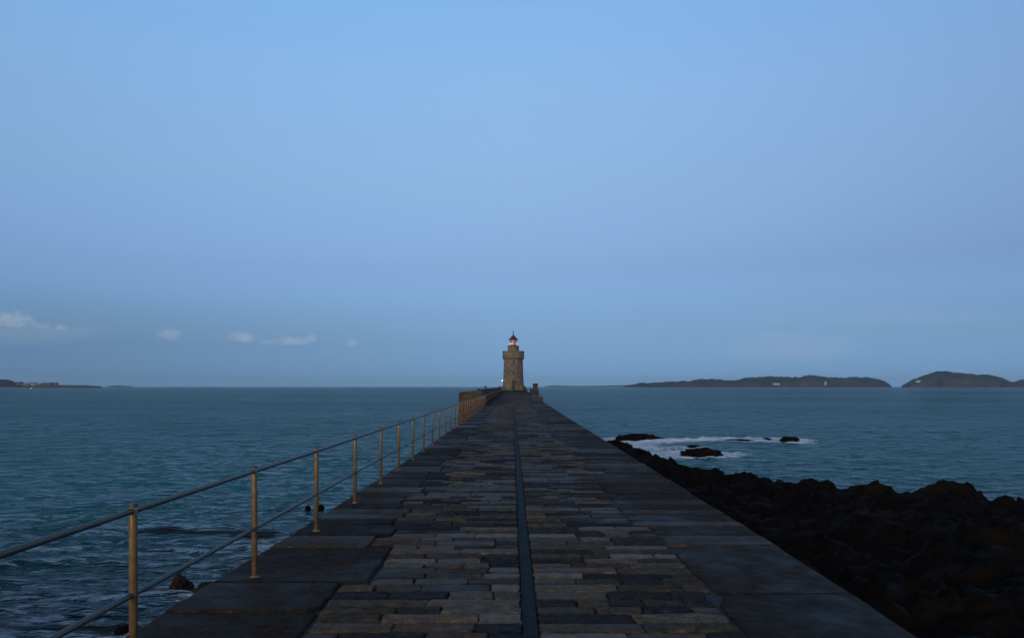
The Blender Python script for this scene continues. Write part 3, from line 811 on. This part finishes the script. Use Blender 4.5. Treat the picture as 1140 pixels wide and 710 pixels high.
obj('wall_body', wallseg(0, L_*.77, 11.5, 11.0), M_HARB, t); obj('end_wall', wallseg(L_*.77+.01, L_, 11.0, 6.5), M_HARB, t)

# navigation buoy out on the left
g = at(35, 434.5, F*(EYE-SEA)/4.5)
t = thing('buoy', 'white topped navigation buoy afloat in front of the left headland', 'buoy', (g.x, g.y, SEA-.3))
bm = B(); bm_lathe(bm, [(1.1, -.6), (1.5, 0), (1.5, .9), (1.1, 1.3), (.5, 1.4)], 20); obj('float', bm, M_BUOYD, t)
bm = B(); bm_lathe(bm, [(.5, 1.4), (.42, 2.4)], 16); obj('tower', bm, M_BUOYD, t)
bm = B(); bm_lathe(bm, [(1.3, 2.4), (1.45, 2.7), (1.35, 3.7), (.4, 4.3)], 20); obj('top_mark', bm, M_BUOYW, t)

# ------------------------------------------------------------------ haze: one closed box of even density
m = bpy.data.materials.new('sea_haze'); m.use_nodes = True; nt = m.node_tree; nt.nodes.clear()
out = nt.nodes.new('ShaderNodeOutputMaterial'); v = nt.nodes.new('ShaderNodeVolumePrincipled')
v.inputs['Color'].default_value = (.62, .80, 1.0, 1); v.inputs['Density'].default_value = 5.5e-5; v.inputs['Anisotropy'].default_value = 0
nt.links.new(v.outputs[0], out.inputs['Volume'])
bm = B(); bm_box(bm, -14000, 14000, -14000, 14000, -14, 140)
tag(obj('haze', bm, m), 'thin blue sea haze', None, None, 'stuff')

# ------------------------------------------------------------------ light: dusk sky and a soft low sun behind the camera on the left
SUN_EL, SUN_ROT = R(7), R(195)
w = bpy.data.worlds.new('World'); scene.world = w; w.use_nodes = True
nt = w.node_tree; nt.nodes.clear(); b = NB(nt)
out = b.n('ShaderNodeOutputWorld'); bg = b.n('ShaderNodeBackground'); b.l(bg.outputs[0], out.inputs[0])
sky = b.n('ShaderNodeTexSky', sky_type='NISHITA'); sky.sun_disc = False
sky.sun_elevation = SUN_EL; sky.sun_rotation = SUN_ROT; sky.altitude = 0; sky.air_density = 1.0; sky.dust_density = 1.0; sky.ozone_density = 2.0
bg.inputs[1].default_value = .12
tc = b.n('ShaderNodeTexCoord').outputs['Generated']
sp = b.n('ShaderNodeSeparateXYZ'); b.l(tc, sp.inputs[0])
SKYTINT = [(0.0, (0.1648, 0.2256, 0.4177)), (0.0903, (0.1648, 0.2256, 0.4177)), (0.1457, (0.204, 0.2284, 0.3504)), (0.2522, (0.3533, 0.3546, 0.4212)), (0.3502, (0.4695, 0.4769, 0.5277)), (0.4338, (0.515, 0.5676, 0.6362)), (0.6, (0.2833, 0.3122, 0.3499)), (1.0, (0.1545, 0.1703, 0.1909))]
tint = b.ramp(b.math('MULTIPLY', sp.outputs[2], 1.0, clamp=True), SKYTINT)
c = b.mix(1.0, sky.outputs[0], tint, 'MULTIPLY')
sc_ = b.n('ShaderNodeVectorMath', operation='SCALE'); b.l(c, sc_.inputs[0]); sc_.inputs['Scale'].default_value = 4.0
XTINT = [(0.1, (1.0673, 1.1222, 1.1659)), (0.5, (1.0, 1.0, 1.0)), (0.9, (0.818, 0.8112, 0.8533))]
xt = b.ramp(b.math('ADD', b.math('MULTIPLY', sp.outputs[0], .75), .5, clamp=True), XTINT)
c = b.mix(1.0, sc_.outputs[0], xt, 'MULTIPLY')
# thick air along the horizon
HAZECOL = [(0.0, (0.194, 0.3837, 0.5708)), (0.017, (0.194, 0.3837, 0.5708)), (0.1019, (0.1989, 0.3759, 0.6222)), (0.2264, (0.2051, 0.3821, 0.6301)), (0.4513, (0.1992, 0.3713, 0.629)), (0.7286, (0.2364, 0.4133, 0.7005))]
hc = b.ramp(b.math('MULTIPLY', sp.outputs[2], 5.0, clamp=True), HAZECOL)
hs = b.n('ShaderNodeVectorMath', operation='SCALE'); b.l(hc, hs.inputs[0]); hs.inputs['Scale'].default_value = 8.0
hf = b.ramp(b.math('MULTIPLY', sp.outputs[2], 5.0, clamp=True), [(0.0, 1.0), (.25, 1.0), (.75, 0.0)])
xh = b.ramp(b.math('ADD', b.math('MULTIPLY', sp.outputs[0], .75), .5, clamp=True), [(.105, .66), (.3, .84), (.5, 1.0), (.7, 1.0), (.9, .95)])
c = b.mix(hf, c, b.mix(1.0, hs.outputs[0], xh, 'MULTIPLY'))
# small fair weather clouds low over the sea on the left, a faint veil on the right
front = b.math('GREATER_THAN', sp.outputs[1], .05)
yy_ = b.math('MAXIMUM', sp.outputs[1], .05)
cu = b.math('DIVIDE', sp.outputs[0], yy_); cv_ = b.math('DIVIDE', sp.outputs[2], yy_)
cc = b.n('ShaderNodeCombineXYZ'); b.l(cu, cc.inputs[0]); b.l(cv_, cc.inputs[1])
wn_ = b.math('SUBTRACT', b.noise(b.mapping(cc.outputs[0], (1, 1.5, 1)), 75, 6, .62), .5)
wide = b.math('SUBTRACT', b.noise(b.mapping(cc.outputs[0], (1, 3.0, 1)), 14, 5, .6), .5)
acc = None
for px, py, a_, h_, st_ in ((14, 357, 28, 11, 1.0), (46, 364, 18, 6, .5), (68, 365, 9, 5, .75), (188, 372, 17, 8, .75), (270, 376, 18, 7, .95), (302, 381, 16, 4.5, .5), (328, 380, 24, 5.5, .95), (347, 376, 8, 5, .85), (391, 382, 8, 5, .7),
                            (40, 372, 95, 15, .32), (880, 388, 90, 22, .36), (960, 352, 170, 16, .18)):
    big = a_ > 60
    du = b.math('DIVIDE', b.math('SUBTRACT', cu, (px-CX)/F), a_/F); dv = b.math('DIVIDE', b.math('SUBTRACT', cv_, (HY-py)/F), h_/F)
    dvn = b.math('MULTIPLY', b.math('MINIMUM', dv, 0.0), 1.25)        # flatter bases
    dv = b.math('ADD', b.math('MAXIMUM', dv, 0.0), dvn)
    d2 = b.math('ADD', b.math('MULTIPLY', du, du), b.math('MULTIPLY', dv, dv))
    f_ = b.math('SUBTRACT', 1.0, d2)
    f_ = b.math('ADD', f_, b.math('MULTIPLY', wide if big else wn_, 3.2 if not big else 2.2))
    f_ = b.math('MULTIPLY', b.ramp(f_, [(.0, 0.0), (1.0, 1.0)]), st_)
    acc = f_ if acc is None else b.math('MAXIMUM', acc, f_)
acc = b.math('MULTIPLY', b.math('MULTIPLY', acc, front), .44)
c = b.mix(acc, c, (3.5, 4.0, 4.9))
b.l(c, bg.inputs[0])

sd = bpy.data.lights.new('sun', 'SUN'); sd.energy = .9; sd.angle = R(18); sd.color = (1.0, .74, .48)
so = bpy.data.objects.new('sun', sd); COL.objects.link(so)
d = Vector((math.sin(SUN_ROT)*math.cos(SUN_EL), math.cos(SUN_ROT)*math.cos(SUN_EL), math.sin(SUN_EL)))
so.rotation_euler = d.to_track_quat('Z', 'Y').to_euler()

# ------------------------------------------------------------------ camera and render settings
cd = bpy.data.cameras.new('camera'); co = bpy.data.objects.new('camera', cd); COL.objects.link(co)
cd.sensor_width = 36; cd.lens = 36*F/1140; cd.shift_y = 75/1140; cd.clip_end = 60000; cd.clip_start = .05
co.location = (0, 0, EYE); co.rotation_euler = (R(90), 0, 0)
scene.camera = co
scene.view_settings.view_transform = 'Standard'; scene.view_settings.look = 'None'
scene.view_settings.exposure = 0; scene.view_settings.gamma = 1; scene.view_settings.use_curve_mapping = False
scene.render.engine = 'CYCLES'
scene.cycles.use_denoising = True
scene.cycles.max_bounces = 6; scene.cycles.volume_bounces = 1
